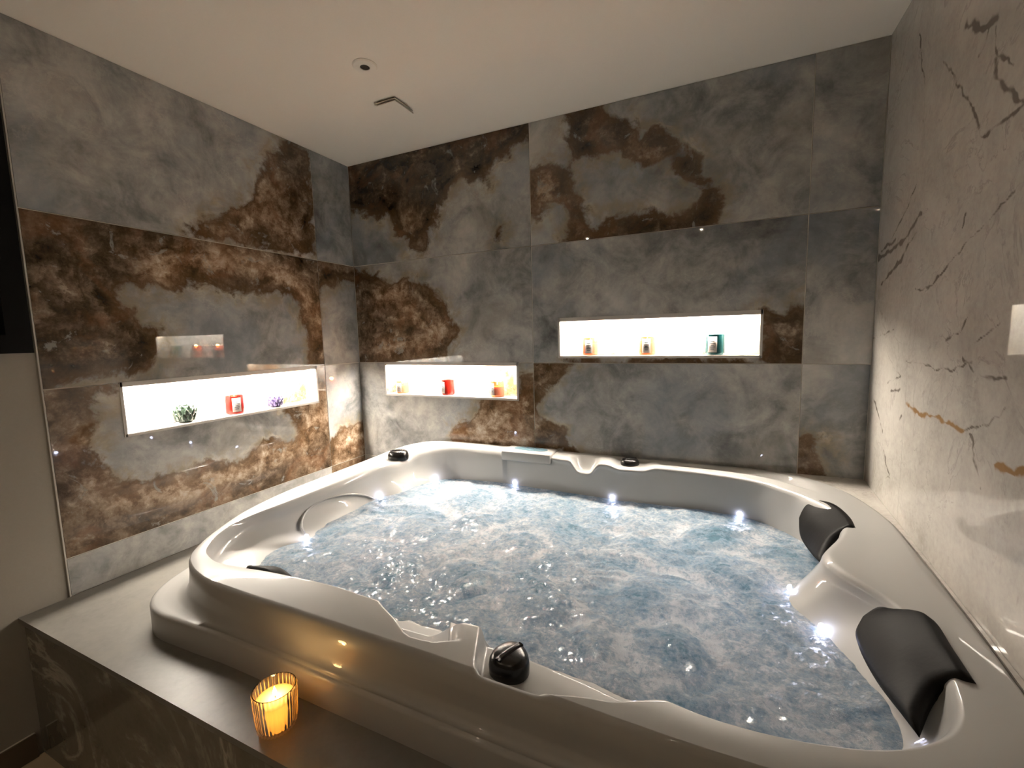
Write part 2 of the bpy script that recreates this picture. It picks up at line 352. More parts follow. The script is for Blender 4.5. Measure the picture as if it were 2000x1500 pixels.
def panel(name, mapf, u0, u1, v0, v1, mat, parent, hole=None, step=.016, skirt=.008, gap=.0018):
    """a slab facing the room: gridded face plus edges that run back to the wall"""
    u0 += gap; u1 -= gap; v0 += gap; v1 -= gap
    hu, hv = ((hole[0], hole[1]), (hole[2], hole[3])) if hole else ((), ())
    U = axes(u0, u1, hu, step); V = axes(v0, v1, hv, step); nu, nv = len(U), len(V)
    keep = np.ones((nu-1, nv-1), bool)
    if hole:
        um = (U[:-1]+U[1:])/2; vm = (V[:-1]+V[1:])/2
        keep = ~(((um > hole[0]) & (um < hole[1]))[:, None] & ((vm > hole[2]) & (vm < hole[3]))[None])
    verts = [(u, v, 0) for u in U for v in V]; idx = lambda i, j: i*nv+j
    faces = [(idx(i, j), idx(i+1, j), idx(i+1, j+1), idx(i, j+1)) for i in range(nu-1) for j in range(nv-1) if keep[i, j]]
    back = {}
    def bk(k):
        if k not in back: back[k] = len(verts); verts.append((verts[k][0], verts[k][1], skirt))
        return back[k]
    cnt = {}
    for f in faces:
        for a, b in zip(f, f[1:]+f[:1]): cnt[(a, b)] = 1
    for (a, b) in list(cnt):
        if (b, a) not in cnt: faces.append((b, a, bk(a), bk(b)))
    uv = np.array([(x[0], x[1]) for x in verts])
    o = pyobj(name, [mapf(*x) for x in verts], faces, mat, parent, False)
    return o, uv
mapL = lambda u, v, d: (-d, u, Z0+v)
mapB = lambda u, v, d: (u, d, Z0+v)
mapR = lambda u, v, d: (W+d, u, Z0+v)
ZC, ZF, ZD = 1.2, -1.25, -.745       # ceiling, floor, platform (relative)
Z3 = -.606                           # joint above the cut strip
YF = -3.8                            # wall behind the camera
def boxes(name, rects, mat, parent=None):
    bm = bmesh.new()
    for r in rects: bm_box(bm, *r)
    return bmobj(name, bm, mat, parent)
NL_ = (-1.263, -.345, -.205, 0.0); NB1 = (.206, 1.106, -.2, 0.0); NB2 = (1.345, 2.248, .031, .226)
WIN = (-2.75, -1.492, .127, 1.185)
T = .16
wl = struct(boxes('wall_left', [(-T, -.004, a, b, Z0+c, Z0+d) for a, b, c, d in (
    (YF, WIN[0], ZF, ZC), (WIN[0], WIN[1], ZF, WIN[2]), (WIN[0], WIN[1], WIN[3], ZC), (WIN[1], NL_[0], ZF, ZC),
    (NL_[0], NL_[1], ZF, NL_[2]), (NL_[0], NL_[1], NL_[3], ZC), (NL_[1], T, ZF, ZC))], M['plaster']))
wb = struct(boxes('wall_back', [(a, b, .003, T, Z0+c, Z0+d) for a, b, c, d in (
    (-.008, NB1[0], ZF, ZC), (NB1[0], NB1[1], ZF, NB1[2]), (NB1[0], NB1[1], NB1[3], ZC), (NB1[1], NB2[0], ZF, ZC),
    (NB2[0], NB2[1], ZF, NB2[2]), (NB2[0], NB2[1], NB2[3], ZC), (NB2[1], W+.008, ZF, ZC))], M['grout']))
wr = struct(box('wall_right', W+.008, W+T, YF, T, Z0+ZF, Z0+ZC, M['grout']))
wf = struct(box('wall_front', -T, W+T, YF-T, YF, Z0+ZF, Z0+ZC, M['ceiling']))
boxes('grout_bed', [(-.0045, -.0030, a, b, Z0+c, Z0+d) for a, b, c, d in ((-1.48, NL_[0], ZD, ZC), (NL_[0], NL_[1], ZD, NL_[2]), (NL_[0], NL_[1], NL_[3], ZC), (NL_[1], -.001, ZD, ZC))], M['grout'], wl)
ce = struct(box('ceiling', -T, W+T, YF-T, T, Z0+ZC, Z0+ZC+.12, M['ceiling']))
fl = struct(box('floor', -T, W+T, YF-T, T, -.12, 0, M['grout']))
for i in range(5):                    # floor tiles in front of the platform
    for j in range(4):
        box('tile', .004+i*.526, .004+(i+1)*.526-.004, YF+.004+j*.55, YF+(j+1)*.55, -.001, .006, M['floor'], fl)
def place_tile(wall, mapf, u0, u1, v0, v1, key, hole=None):
    o, uv = panel('tile', mapf, u0, u1, v0, v1, M['onyx'], wall, hole)
    s, tn = pattern(uv, SPEC[key]); attr(o, 'sdf', s); attr(o, 'tone', tn); return o
L1, L2 = -.2805, -1.4805
for a, b, ks in ((L2, L1, ('LT', 'LM', 'LL', 'S')), (L1, 0, ('NT', 'NM', 'NL', 'NS'))):
    for (c, d), k in zip(((.6, ZC), (0, .6), (Z3, 0), (ZD, Z3)), ks):
        place_tile(wl, mapL, a, b, c, d, k, NL_ if k == 'LL' else None)
for a, b, ks in ((0, 1.2, ('BLT', 'BLM', 'BLL', 'S')), (1.2, 2.4, ('BMT', 'BMM', 'BML', 'S')), (2.4, W, ('BRT', 'BRM', 'BRL', 'S'))):
    for (c, d), k in zip(((.6, ZC), (0, .6), (Z3, 0), (ZD, Z3)), ks):
        place_tile(wb, mapB, a, b, c, d, k, NB1 if k == 'BLL' else NB2 if k == 'BMM' else None)
def veins(uv):
    Q = uv+.012*np.stack([fbm(np.c_[uv*22, uv[:, :1]*0], 3), fbm(np.c_[uv*22, uv[:, :1]*0+5], 3)], 1)
    dv = np.zeros(len(uv)); ov = np.zeros(len(uv))
    br = np.clip(.85+1.1*fbm(np.c_[uv*16, uv[:, :1]*0+2], 3), .35, 1.25); wn_ = np.clip(1+1.3*fbm(np.c_[uv*30, uv[:, :1]*0+7], 2), .35, 1.9)
    for t, w, L in V:
        d = linedist(Q, L); w = (w*.95+.0016)*wn_
        x = br*np.exp(-(d/w)**2)*np.minimum(1, .5+w*70)+.20*br*np.exp(-(d/(w*4+.006))**2)
        if t == 'd': dv = np.maximum(dv, x)
        else: ov = np.maximum(ov, x)
    return dv, ov
def fine(lo, hi):      # close grid where the veins show, wide grid elsewhere
    c0, c1 = (-1.12, 0) if hi < .3 else (-.55, 1.2)
    a = np.arange(max(lo, c0), min(hi, c1), .004) if min(hi, c1) > max(lo, c0) else np.array([])
    return np.unique(np.round(np.concatenate([np.arange(lo, hi, .08) if not len(a) else np.r_[np.arange(lo, a[0], .08), a, np.arange(a[-1]+.004, hi, .08)], [lo, hi]]), 5))
for a, b, st in ((-.371, 0, fine), (-1.571, -.371, fine), (-2.771, -1.571, .1), (YF, -2.771, .1)):
    o, uv = panel('slab', mapR, a, b, ZF, ZC, M['marble'], wr, None, st, gap=.0004)
    dv, ov = veins(uv); attr(o, 'dark_vein', dv); attr(o, 'ochre_vein', ov)
# lit niches let into the walls
def niche(wall, mapf, n, key, extra):
    u0, u1, v0, v1 = n; D = .088
    def bx(name, a, b, c, d, e, f, mat, parent):
        p, q = mapf(a, c, e), mapf(b, d, f); r = [sorted((p[i], q[i])) for i in range(3)]
        return box(name, *r[0], *r[1], *r[2], mat, parent)
    def bxs(name, L, mat, parent):
        bm = bmesh.new()
        for a, b, c, d, e, f in L:
            p, q = mapf(a, c, e), mapf(b, d, f); r = [sorted((p[i], q[i])) for i in range(3)]; bm_box(bm, *r[0], *r[1], *r[2])
        return bmobj(name, bm, mat, parent)
    liner = bxs('niche', [(u0, u1, v0, v0+.006, .001, D), (u0, u1, v1-.006, v1, .001, D)], M['nichepaint'], wall)
    o, uv = panel('back_panel', lambda u, v, d: mapf(u, v, d+D-.002), u0, u1, v0+.006, v1-.006, M['onyx'], liner, None, .016, .004)
    s, tn = pattern(uv, SPEC[key]); attr(o, 'sdf', s); attr(o, 'tone', np.clip(tn+.3, 0, 1))
    for uu in (u0, u1-.005):
        p = bx('side_panel', uu, uu+.005, v0+.006, v1-.006, .001, D, M['onyx'], liner)
        k = len(p.data.vertices); attr(p, 'sdf', [extra]*k); attr(p, 'tone', [.8]*k)
    w = .010
    bxs('frame', [(u0-w*.4, u1+w*.4, v0-w*.6, v0+w*.4, -.0025, .012), (u0-w*.4, u1+w*.4, v1-.0155, v1+w*.3, -.0025, .010),
                  (u0-w*.6, u0+w*.4, v0-w*.6, v1+w*.3, -.0025, .012), (u1-w*.4, u1+w*.6, v0-w*.6, v1+w*.3, -.0025, .012)], M['trim'], liner)
    bx('led_strip', u0+.012, u1-.012, v1-.0105, v1-.0065, .016, .040, M['strip'], liner)
    return liner
niche(wl, mapL, NL_, 'LL', -.1); niche(wb, mapB, NB1, 'BLL', .1); niche(wb, mapB, NB2, 'BMM', -.05)
# trims, baseboard, window
struct(box('trim_1', -.008, .002, L2-.004, L2, Z0+ZD, Z0+ZC, M['trim']))
bb = struct(box('baseboard_left', -.008, .004, YF, -1.617, .006, .09, M['grout']))
for a, b in ((-1.735, -1.618), (-2.335, -1.737), (-2.935, -2.337), (YF+.01, -2.937)):
    box('tile', .0041, .012, a, b, .007, .09, M['base'], bb)
wn = struct(box('window_1', -.11, -.10, WIN[0], WIN[1], Z0+WIN[2], Z0+WIN[3], M['winglass']))
bm = bmesh.new()
for r in ((-.10, .012, WIN[0], WIN[0]+.06, WIN[2], WIN[3]), (-.10, .012, WIN[1]-.06, WIN[1], WIN[2], WIN[3]), (-.10, .012, WIN[0]+.06, WIN[1]-.06, WIN[2], WIN[2]+.06),
          (-.10, .012, WIN[0]+.06, WIN[1]-.06, WIN[3]-.05, WIN[3]), (-.08, -.01, -2.15, -2.10, WIN[2], WIN[3])):
    bm_box(bm, r[0], r[1], r[2], r[3], Z0+r[4], Z0+r[5])
bmobj('window_frame', bm, M['blackframe'], wn)
# ================================================================== platform around the tub
YD = -1.615
pf = empty('tiled_platform', (1.3, -1.55, 0)); tag(pf, 'grey marble platform with a dark tiled front that carries the hot tub', 'platform')
# ------------------------------------------------------------------ outline of the tub: outer rim, inner rim, shell at the water line, width of the outer lip
S = np.array([
(.560,-1.385,.610,-1.345,.755,-1.245,.105),(.700,-1.430,.700,-1.352,.77,-1.272,.055),(.860,-1.440,.880,-1.328,.91,-1.262,.036),
(1.09,-1.440,1.09,-1.312,1.10,-1.255,.035),(1.28,-1.440,1.28,-1.316,1.28,-1.255,.035),(1.48,-1.440,1.48,-1.310,1.48,-1.255,.035),
(1.66,-1.442,1.66,-1.305,1.66,-1.26,.035),(1.83,-1.442,1.83,-1.322,1.83,-1.27,.035),(1.98,-1.442,1.98,-1.350,1.98,-1.285,.035),
(2.10,-1.440,2.10,-1.365,2.10,-1.30,.035),(2.25,-1.432,2.24,-1.352,2.22,-1.295,.03),(2.42,-1.400,2.37,-1.31,2.33,-1.265,.02),
(2.54,-1.32,2.465,-1.23,2.405,-1.205,.008),(2.60,-1.20,2.50,-1.12,2.42,-1.115,.003),(2.612,-1.05,2.50,-1.0,2.40,-1.01,.003),
(2.615,-.90,2.47,-.88,2.345,-.87,.003),(2.615,-.78,2.39,-.77,2.29,-.765,.003),(2.615,-.68,2.375,-.69,2.305,-.675,.003),
(2.612,-.55,2.45,-.53,2.385,-.51,.003),(2.605,-.40,2.46,-.40,2.415,-.42,.003),(2.57,-.25,2.40,-.30,2.385,-.31,.003),
(2.52,-.15,2.33,-.235,2.29,-.20,.003),(2.42,-.055,2.24,-.175,2.19,-.145,.003),(2.28,-.02,2.09,-.14,2.05,-.13,.003),
(2.05,-.012,1.88,-.128,1.86,-.13,.003),(1.70,-.012,1.66,-.15,1.66,-.14,.003),(1.40,-.012,1.41,-.14,1.40,-.125,.003),
(1.12,-.012,1.12,-.115,1.12,-.112,.003),(.90,-.012,.93,-.11,.93,-.12,.003),(.72,-.015,.76,-.12,.79,-.14,.003),
(.57,-.04,.66,-.18,.70,-.19,.006),(.475,-.125,.60,-.27,.645,-.33,.02),(.43,-.26,.575,-.39,.64,-.42,.035),
(.405,-.48,.553,-.50,.655,-.54,.05),(.385,-.62,.53,-.68,.655,-.70,.06),(.36,-.86,.48,-.95,.665,-.87,.06),
(.375,-1.05,.45,-1.11,.70,-1.0,.075),(.425,-1.20,.468,-1.22,.66,-1.10,.095),(.49,-1.32,.535,-1.31,.70,-1.19,.115)])
ZW = -.635
seglen = np.linalg.norm(np.roll(S[:, :2], -1, 0)-S[:, :2], axis=1)
cnt = [max(6, int(l/(.004 if (3 <= i <= 9) else .009))) for i, l in enumerate(seglen)]
lf_ = S[:, 0] < .62; S[lf_, 4] -= .075*sstep(-.25, -.5, S[lf_, 1])     # steep shell on the left
SP = catmull(S, cnt, True); O, I, Wt, off = SP[:, :2], SP[:, 2:4], SP[:, 4:6], SP[:, 6]
tan = np.roll(O, -1, 0)-np.roll(O, 1, 0); tan /= np.linalg.norm(tan, axis=1)[:, None]
nout = np.stack([tan[:, 1], -tan[:, 0]], 1)            # counter-clockwise loop: outward normal
LIP = O+nout*np.clip(off, .002, 1)[:, None]
LIP[:, 0] = np.minimum(LIP[:, 0], W-.006); LIP[:, 1] = np.minimum(LIP[:, 1], -.006)
O[:, 0] = np.minimum(O[:, 0], W-.012); O[:, 1] = np.minimum(O[:, 1], -.010)
zr = lambda y: -.55+.095*(y+1.44)/1.44
def dip(xy, u):
    """hollows moulded into the rim: two waterfalls, pockets for the diverters, a grab channel"""
    x, y = xy[:, 0], xy[:, 1]; D = np.zeros(len(x))
    fr = y < -1.2; bk = y > -.30; lf = (x < .8) & (y > -.75)
    us = np.interp(x, [1.26, 1.28, 1.32, 1.377, 1.424, 1.45, 1.51, 1.55], [1.1, 1.0, .82, .60, .38, .32, .36, .5])
    D += fr*.060*sstep(us-.04, us+.06, u)*sstep(1.265, 1.285, x)*(1-sstep(1.43, 1.55, x-.05*(1-u)))
    xs = x-.055*(1-u)
    u0 = .30-.25*sstep(1.58, 1.68, x)+.38*sstep(1.72, 1.95, x)+.75*sstep(1.90, 2.06, x)
    D += fr*.046*sstep(1.580, 1.596, xs)*sstep(u0-.06, u0+.10, u)
    D += bk*.055*np.exp(-((x-1.51)/.055)**4)*sstep(.25, .75, u)
    D += bk*.016*sstep(1.62, 1.68, x)*(1-sstep(1.78, 1.84, x))*sstep(.2, .3, u)
    D += bk*.018*sstep(1.80, 1.88, x)*(1-sstep(2.35, 2.45, x))*np.exp(-((u-.45)/.17)**4)
    D += lf*.020*np.exp(-(np.hypot(x-.535, y+.315)/.10)**4)
    return D
rows = []
def row(xy, z): rows.append(np.c_[xy, np.broadcast_to(z, len(xy))])
zO = zr(O[:, 1]); zI = zr(I[:, 1])
lipin = lambda d: LIP-nout*np.minimum(d, np.maximum(off-.002, .0005))[:, None]
low = sstep(.004, .03, off)                            # the stepped lip shows only on the free sides
zl = -.662*low+(1-low)*(zO-.03)
row(LIP, -.745); row(LIP, zl-.009); row(lipin(.002), zl-.003); row(lipin(.007), zl); row(lipin(.014), zl+.001)
for t, h in ((.30, .01), (.62, .035), (.85, .11), (.95, .31), (.985, .64)):
    row(LIP+(O-LIP)*t, zl+(zO-.012-zl)*h)
row(O, zO-.010); row(O+(I-O)*.05, zO-.003)
for u in np.linspace(.10, .93, 36):
    p = O+(I-O)*u; row(p, zr(p[:, 1])-dip(p, np.full(len(p), u))+.004*math.sin(math.pi*u))
N0 = len(I); D1 = dip(I, np.ones(len(I))); inw = Wt-I; inw /= np.linalg.norm(inw, axis=1)[:, None]
p = O+(I-O)*.96; row(p, zr(p[:, 1])-D1-.001)
row(I, zI-D1-.006); row(I+inw*.006, zI-D1-.016); zs = np.maximum(zI-D1-.03, ZW+.004); row(I+inw*.009, zs)
for t in (.2, .4, .6, .8, 1.0, 1.15):
    b = I+inw*.009; pw = 1.25+1.0*(1-sstep(.62, .95, I[:, 0])); row(b+(Wt-b)*(t**pw if t <= 1 else np.full(N0, t))[:, None], zs+(ZW-zs)*t)
cen = Wt.mean(0)
for k, z in ((.94, -.80), (.88, -.92), (.80, -.98), (.70, -1.10), (.5, -1.13), (.2, -1.14)):
    row(cen+(Wt-cen)*k, z)
N = len(O); vv = np.concatenate(rows); vv[:, 2] += Z0
ff = [(r*N+j, r*N+(j+1) % N, (r+1)*N+(j+1) % N, (r+1)*N+j) for r in range(len(rows)-1) for j in range(N)]
ff.append(tuple((len(rows)-1)*N+j for j in range(N)))
tub = empty('hot_tub', (1.5, -.75, Z0+ZD)); tag(tub, 'white acrylic hot tub with black headrests and knobs, set into the platform', 'hot tub')
shell = pyobj('shell', vv, ff, M['acrylic']); attach(shell, tub)
# platform top with the opening for the tub, and its tiled front
hole = LIP-nout*.02; ctr = np.array([1.4, -.8]); X0, X1, Y0, Y1 = .001, W-.001, YD, -.001
hd = hole-ctr; k = np.minimum(np.where(hd[:, 0] > 0, (X1-ctr[0])/np.maximum(hd[:, 0], 1e-6), (X0-ctr[0])/np.minimum(hd[:, 0], -1e-6)),
                             np.where(hd[:, 1] > 0, (Y1-ctr[1])/np.maximum(hd[:, 1], 1e-6), (Y0-ctr[1])/np.minimum(hd[:, 1], -1e-6)))
outr = ctr+hd*k[:, None]
for cx_, cy_ in ((X0, Y0), (X1, Y0), (X1, Y1), (X0, Y1)):
    outr[np.argmin(np.hypot(outr[:, 0]-cx_, outr[:, 1]-cy_))] = (cx_, cy_)
zt, zb = Z0+ZD, Z0+ZD-.018
vv = np.concatenate([np.c_[outr, np.full(N, zt)], np.c_[hole, np.full(N, zt)], np.c_[hole, np.full(N, zb)], np.c_[outr, np.full(N, zb)]])
ff = [(r*N+j, r*N+(j+1) % N, ((r+1) % 4)*N+(j+1) % N, ((r+1) % 4)*N+j) for r in range(4) for j in range(N)]
attach(pyobj('top_slab', vv, ff, M['deck'], None, False), pf)
for a, b in ((.001, 1.199), (1.201, 2.399), (2.401, W-.001)):
    attach(box('front_panel', a, b, YD+.012, YD+.022, .007, zb-.004, M['front']), pf)
attach(box('core', .002, W-.002, YD+.022, YD+.05, .007, zb-.001, M['grout']), pf)
# marble fillet that closes the corner behind the rim
ol = O[(O[:, 0] > 2.2) & (O[:, 1] > -1.30)]; nl = nout[(O[:, 0] > 2.2) & (O[:, 1] > -1.30)]
ring = ol+nl*.006; ring = ring[(ring[:, 0] < W-.004) & (ring[:, 1] < -.003)]
poly = [tuple(p) for p in ring]+[(ring[-1][0], -.001), (W-.001, -.001), (W-.001, ring[0][1])]
np_ = len(poly); vv = [(a, b, Z0+ZD+.001) for a, b in poly]+[(a, b, Z0+zr(b)-.012) for a, b in poly]
ff = [tuple(range(np_-1, -1, -1)), tuple(range(np_, 2*np_))]+[(j, (j+1) % np_, np_+(j+1) % np_, np_+j) for j in range(np_)]
o = struct(pyobj('trim_2', vv, ff, M['marble'], None, False))
attr(o, 'dark_vein', [0]*len(vv)); attr(o, 'ochre_vein', [0]*len(vv))
# ------------------------------------------------------------------ parts of the tub
def patch(name, grid, thick, mat, parent, n=8):
    G = np.array(grid, float); R_, Cn = G.shape[:2]
    A = np.stack([catmull(G[i], n) for i in range(R_)]); A = np.stack([catmull(A[:, j], n) for j in range(A.shape[1])], 1)
    r, c = A.shape[:2]
    du = np.gradient(A, axis=0); dv = np.gradient(A, axis=1); nn = np.cross(du, dv); nn /= np.linalg.norm(nn, axis=2)[..., None]+1e-9
    if nn[r//2, c//2, 2] < 0: nn = -nn
    su = np.linspace(0, 1, r)[:, None]; sv = np.linspace(0, 1, c)[None]
    e = np.minimum(np.minimum(su, 1-su)*r/c*1.2, np.minimum(sv, 1-sv)); prof = np.sqrt(1-(1-np.clip(e/.16, 0, 1))**2)
    top = A+nn*(thick*prof)[..., None]; bot = A-nn*.012
    v = np.concatenate([top.reshape(-1, 3), bot.reshape(-1, 3)]); v[:, 2] += Z0; q = r*c; f = []
    for i in range(r-1):
        for j in range(c-1):
            a = i*c+j; f.append((a, a+1, a+c+1, a+c)); f.append((q+a, q+a+c, q+a+c+1, q+a+1))
    bd = [(i, 0) for i in range(r)]+[(r-1, j) for j in range(1, c)]+[(i, c-1) for i in range(r-2, -1, -1)]+[(0, j) for j in range(c-2, 0, -1)]
    for (a, b), (a2, b2) in zip(bd, bd[1:]+bd[:1]): f.append((a*c+b, a2*c+b2, q+a2*c+b2, q+a*c+b))
    o = pyobj(name, v, f, mat); bm = bmesh.new(); bm.from_mesh(o.data); bmesh.ops.recalc_face_normals(bm, faces=bm.faces); bm.to_mesh(o.data); bm.free()
    o.data.polygons.foreach_set('use_smooth', [True]*len(o.data.polygons)); return attach(o, parent)
h1 = patch('headrest', [[(2.480,-.900,-.520),(2.455,-.885,-.536),(2.430,-.892,-.566)],
                        [(2.530,-.935,-.508),(2.462,-.925,-.545),(2.402,-.930,-.602)],
                        [(2.532,-1.03,-.512),(2.462,-1.03,-.556),(2.408,-1.05,-.612)],
                        [(2.530,-1.117,-.518),(2.482,-1.118,-.560),(2.420,-1.215,-.578)]], .016, M['foam'], tub)
h1['label'] = 'large black foam headrest at the near end'
h2 = patch('headrest', [[(2.425,-.290,-.480),(2.395,-.292,-.505),(2.372,-.310,-.550)],
                        [(2.472,-.325,-.476),(2.405,-.345,-.525),(2.372,-.365,-.600)],
                        [(2.492,-.42,-.480),(2.42,-.43,-.535),(2.385,-.45,-.612)],
                        [(2.490,-.500,-.485),(2.432,-.525,-.525),(2.385,-.60,-.575)]], .014, M['foam'], tub)
h2['label'] = 'smaller black foam headrest in the back corner'
h3 = patch('headrest', [[(.680,-1.285,-.600),(.700,-1.262,-.615),(.715,-1.240,-.640)],
                        [(.740,-1.290,-.592),(.765,-1.262,-.600),(.780,-1.236,-.640)],
                        [(.800,-1.294,-.586),(.820,-1.266,-.592),(.835,-1.240,-.640)],
                        [(.845,-1.296,-.598),(.868,-1.272,-.606),(.880,-1.250,-.640)]], .014, M['foam'], tub)
h3['label'] = 'black foam headrest mostly hidden behind the front rim'
def knob(x, y, z, r, hgt, rot=0, tilt=None):
    lob = lambda rr, zz, a, k: rr*(1+.05*math.cos(3*a+rot))
    o = lathe('diverter_knob', [(.0*r, 0), (.92*r, 0), (1.0*r, .12*hgt), (1.02*r, .45*hgt), (.97*r, .72*hgt), (.86*r, .88*hgt), (.66*r, .97*hgt), (.3*r, hgt), (.001, hgt)], M['black'], None, 48, (x, y, z), lob, .9, False)
    attach(o, tub)
    c, s = math.cos(rot), math.sin(rot); v = []; f = []
    prof = [(-.55, 0), (-.5, .35), (-.25, .5), (.25, .5), (.5, .35), (.55, 0)]
    for i, t in enumerate(np.linspace(-.82, .82, 9)):
        h = .15*hgt*math.sqrt(max(0, 1-(t/.9)**2)); wv = .30*r
        for (a, b) in prof:
            px, py = t*r, a*wv; v.append((x+c*px-s*py, y+s*px+c*py, z+.93*hgt+b*2*h))
    for i in range(8):
        for j in range(5): f.append((i*6+j, i*6+j+1, (i+1)*6+j+1, (i+1)*6+j))
    f.append(tuple(range(6))); f.append(tuple(range(53, 47, -1)))
    g = pyobj('grip', v, f, M['black']); g.parent = o
    return o
knob(1.683, -1.358, Z0-.592, .044, .050, 1.2)
knob(.540, -.318, Z0-.500, .054, .050, .3)
knob(1.715, -.075, Z0-.484, .042, .038, .8)
def sub(o, part):      # a sub-part modelled in world coordinates below a part that is modelled in world coordinates
    o.parent = part; return o
# control panel on the back rim
bm = bmesh.new(); bm_box(bm, 1.065, 1.340, -.142, -.018, Z0-.50, Z0+zr(-.07)+.012, .010, 3)
cp = attach(autosmooth(bmobj('control_panel', bm, M['acrylic']), .5), tub)
vv = []; 
for zz in (Z0+zr(-.07)+.011, Z0+zr(-.07)+.0135):
    for j in range(40):
        a = 2*math.pi*j/40; ca, sa = math.cos(a), math.sin(a)
        vv.append((1.205+.092*math.copysign(abs(ca)**.8, ca), -.068+.032*math.copysign(abs(sa)**.8, sa), zz))
M['screen'] = plain('pale_blue_display', (.10, .17, .21), .12, var=.03)
M['print'] = plain('dark_print', (.03, .04, .06), .4)
sub(pyobj('display', vv, [tuple(range(39, -1, -1)), tuple(range(40, 80))]+[(j, (j+1) % 40, 40+(j+1) % 40, 40+j) for j in range(40)], M['screen'], None, False), cp)
bm = bmesh.new()
for xx, w_ in ((1.165, .012), (1.19, .020), (1.215, .008), (1.235, .022)): bm_box(bm, xx, xx+w_, -.064, -.056, Z0+zr(-.07)+.0132, Z0+zr(-.07)+.0142)
sub(bmobj('display_marks', bm, M['print']), cp)
# waterfall tongue at the front
bm = bmesh.new(); r_ = bmesh.ops.create_cube(bm, size=1)['verts']; pl = {(-1, -1): (1.545, -1.395), (1, -1): (1.628, -1.418), (1, 1): (1.582, -1.303), (-1, 1): (1.488, -1.297)}
for v in r_:
    q = pl[(int(math.copysign(1, v.co.x)), int(math.copysign(1, v.co.y)))]; top = v.co.z > 0
    v.co = Vector((q[0], q[1], Z0+((-.550 if q[1] < -1.35 else -.560) if top else -.64)))
bmesh.ops.bevel(bm, geom=list(bm.edges), offset=.007, segments=3, affect='EDGES', profile=.5)
attach(autosmooth(bmobj('waterfall_spout', bm, M['acrylic']), .5), tub)
# moulded arch on the left inner wall
k0 = np.linspace(0, 1, 24); arch = []
for t in k0:
    y = -.98+.42*t; zz = ZW+.005+.075*math.sin(math.pi*min(1, t*1.02))**.7
    j = np.argmin(np.where(Wt[:, 0] < 1.2, abs(Wt[:, 1]-y), 9)); kx = Wt[j, 0]+(I[j, 0]-Wt[j, 0])*((zz-ZW)/(zI[j]-.03-ZW))**.8
    arch.append((kx+.004, y, Z0+zz))
attach(tube('moulded_ridge', arch, [.001]+[.005]*22+[.001], M['acrylic'], None, 8), tub)
# LEDs just at the water line
for x, y in ((.686, -.202), (1.124, -.115), (1.643, -.145), (2.18, -.147), (.60, -.536), (.63, -1.0), (2.345, -.866), (2.30, -.70)):
    j = np.argmin(np.hypot(Wt[:, 0]-x, Wt[:, 1]-y)); d = -nout[j]; p = Wt[j]+d*.004
    a = math.atan2(d[1], d[0])
    o = lathe('led_light', [(.0105, -.004), (.0105, .001), (.008, .0045), (.004, .0065), (.0005, .007)], M['led'], None, 16, (0, 0, 0), None, .5)
    for v in o.data.vertices:
        co = v.co.copy(); v.co = Vector((p[0]+d[0]*co.z-d[1]*co.x, p[1]+d[1]*co.z+d[0]*co.x, Z0+ZW+.012+co.y))
    attach(o, tub)
    l = bpy.data.lights.new('led_lamp', 'POINT'); l.energy = WATERLED; l.color = (.72, .83, 1); l.shadow_soft_size = .02
    lo = bpy.data.objects.new('led_lamp', l); C.objects.link(lo); lo.location = (p[0]+d[0]*.25, p[1]+d[1]*.25, Z0+ZW-.33)
# ================================================================== water
def inpoly(P, A): return polysd(P, A)
gx = np.arange(.50, 2.46, .0085); gy = np.arange(-1.36, -.06, .0085); GX, GY = np.meshgrid(gx, gy, indexing='ij'); P2 = np.c_[GX.ravel(), GY.ravel()]
sdw = polysd(P2, Wt[::3])
rngw = np.random.RandomState(11)
P3 = np.c_[P2, np.zeros(len(P2))]
warp = np.stack([fbm(P3*2.6+3, 3), fbm(P3*2.6+11, 3), 0*P2[:, 0]], 1)*.20
h = .010*fbm((P3+warp)*5, 3)+.0125*fbm((P3+warp)*12, 3)+.0075*fbm((P3+warp*.6)*30, 3)
foam = .5+.55*fbm((P3+warp*1.3)*np.array([4.2, 5.5, 1]), 5, .65)
jets = [(1.10,-1.02,.085),(1.33,-.98,.085),(1.62,-1.02,.10),(1.80,-1.14,.07),(1.42,-.72,.09),(1.95,-.86,.11),(1.0,-.38,.13),(1.7,-.35,.12),(2.1,-.35,.11),(2.15,-.62,.10),(.95,-.75,.10),(1.16,-.60,.08),(1.99,-1.08,.09)]
for x, y, r in jets:
    d = np.hypot(P2[:, 0]-x, (P2[:, 1]-y))/r+.25*fbm(P3*9, 2)
    h += .012*np.exp(-d**2)-.006*np.exp(-((d-1.35)/.35)**2)
    foam += .20*np.exp(-((d-1.25)/.24)**2)-.15*np.exp(-(d/.8)**2)
h *= sstep(-.02, .05, sdw)*.85+.15
ok = (sdw > -.018).reshape(GX.shape); idx = -np.ones(GX.shape, int); idx[ok] = np.arange(ok.sum())
vv = np.c_[P2, Z0+ZW+h][ok.ravel()]
ff = [(idx[i, j], idx[i+1, j], idx[i+1, j+1], idx[i, j+1]) for i in range(len(gx)-1) for j in range(len(gy)-1) if idx[i, j] >= 0 and idx[i+1, j] >= 0 and idx[i+1, j+1] >= 0 and idx[i, j+1] >= 0]
m, nt, b = newmat('aerated_water'); t = NT(nt); P = t.pos()
fa = t.attr('foam_amount'); na = t.noise(P, 26, 8, .70, .35); nb = t.noise(P, 90, 6, .7, .2); nc = t.noise(P, 10, 8, .66, .7)
st1 = t.smooth(t.math('ABSOLUTE', t.math('SUBTRACT', nc, .5)), 0, .045, 1, 0); st2 = t.smooth(t.math('ABSOLUTE', t.math('SUBTRACT', na, .5)), 0, .05, 1, 0)
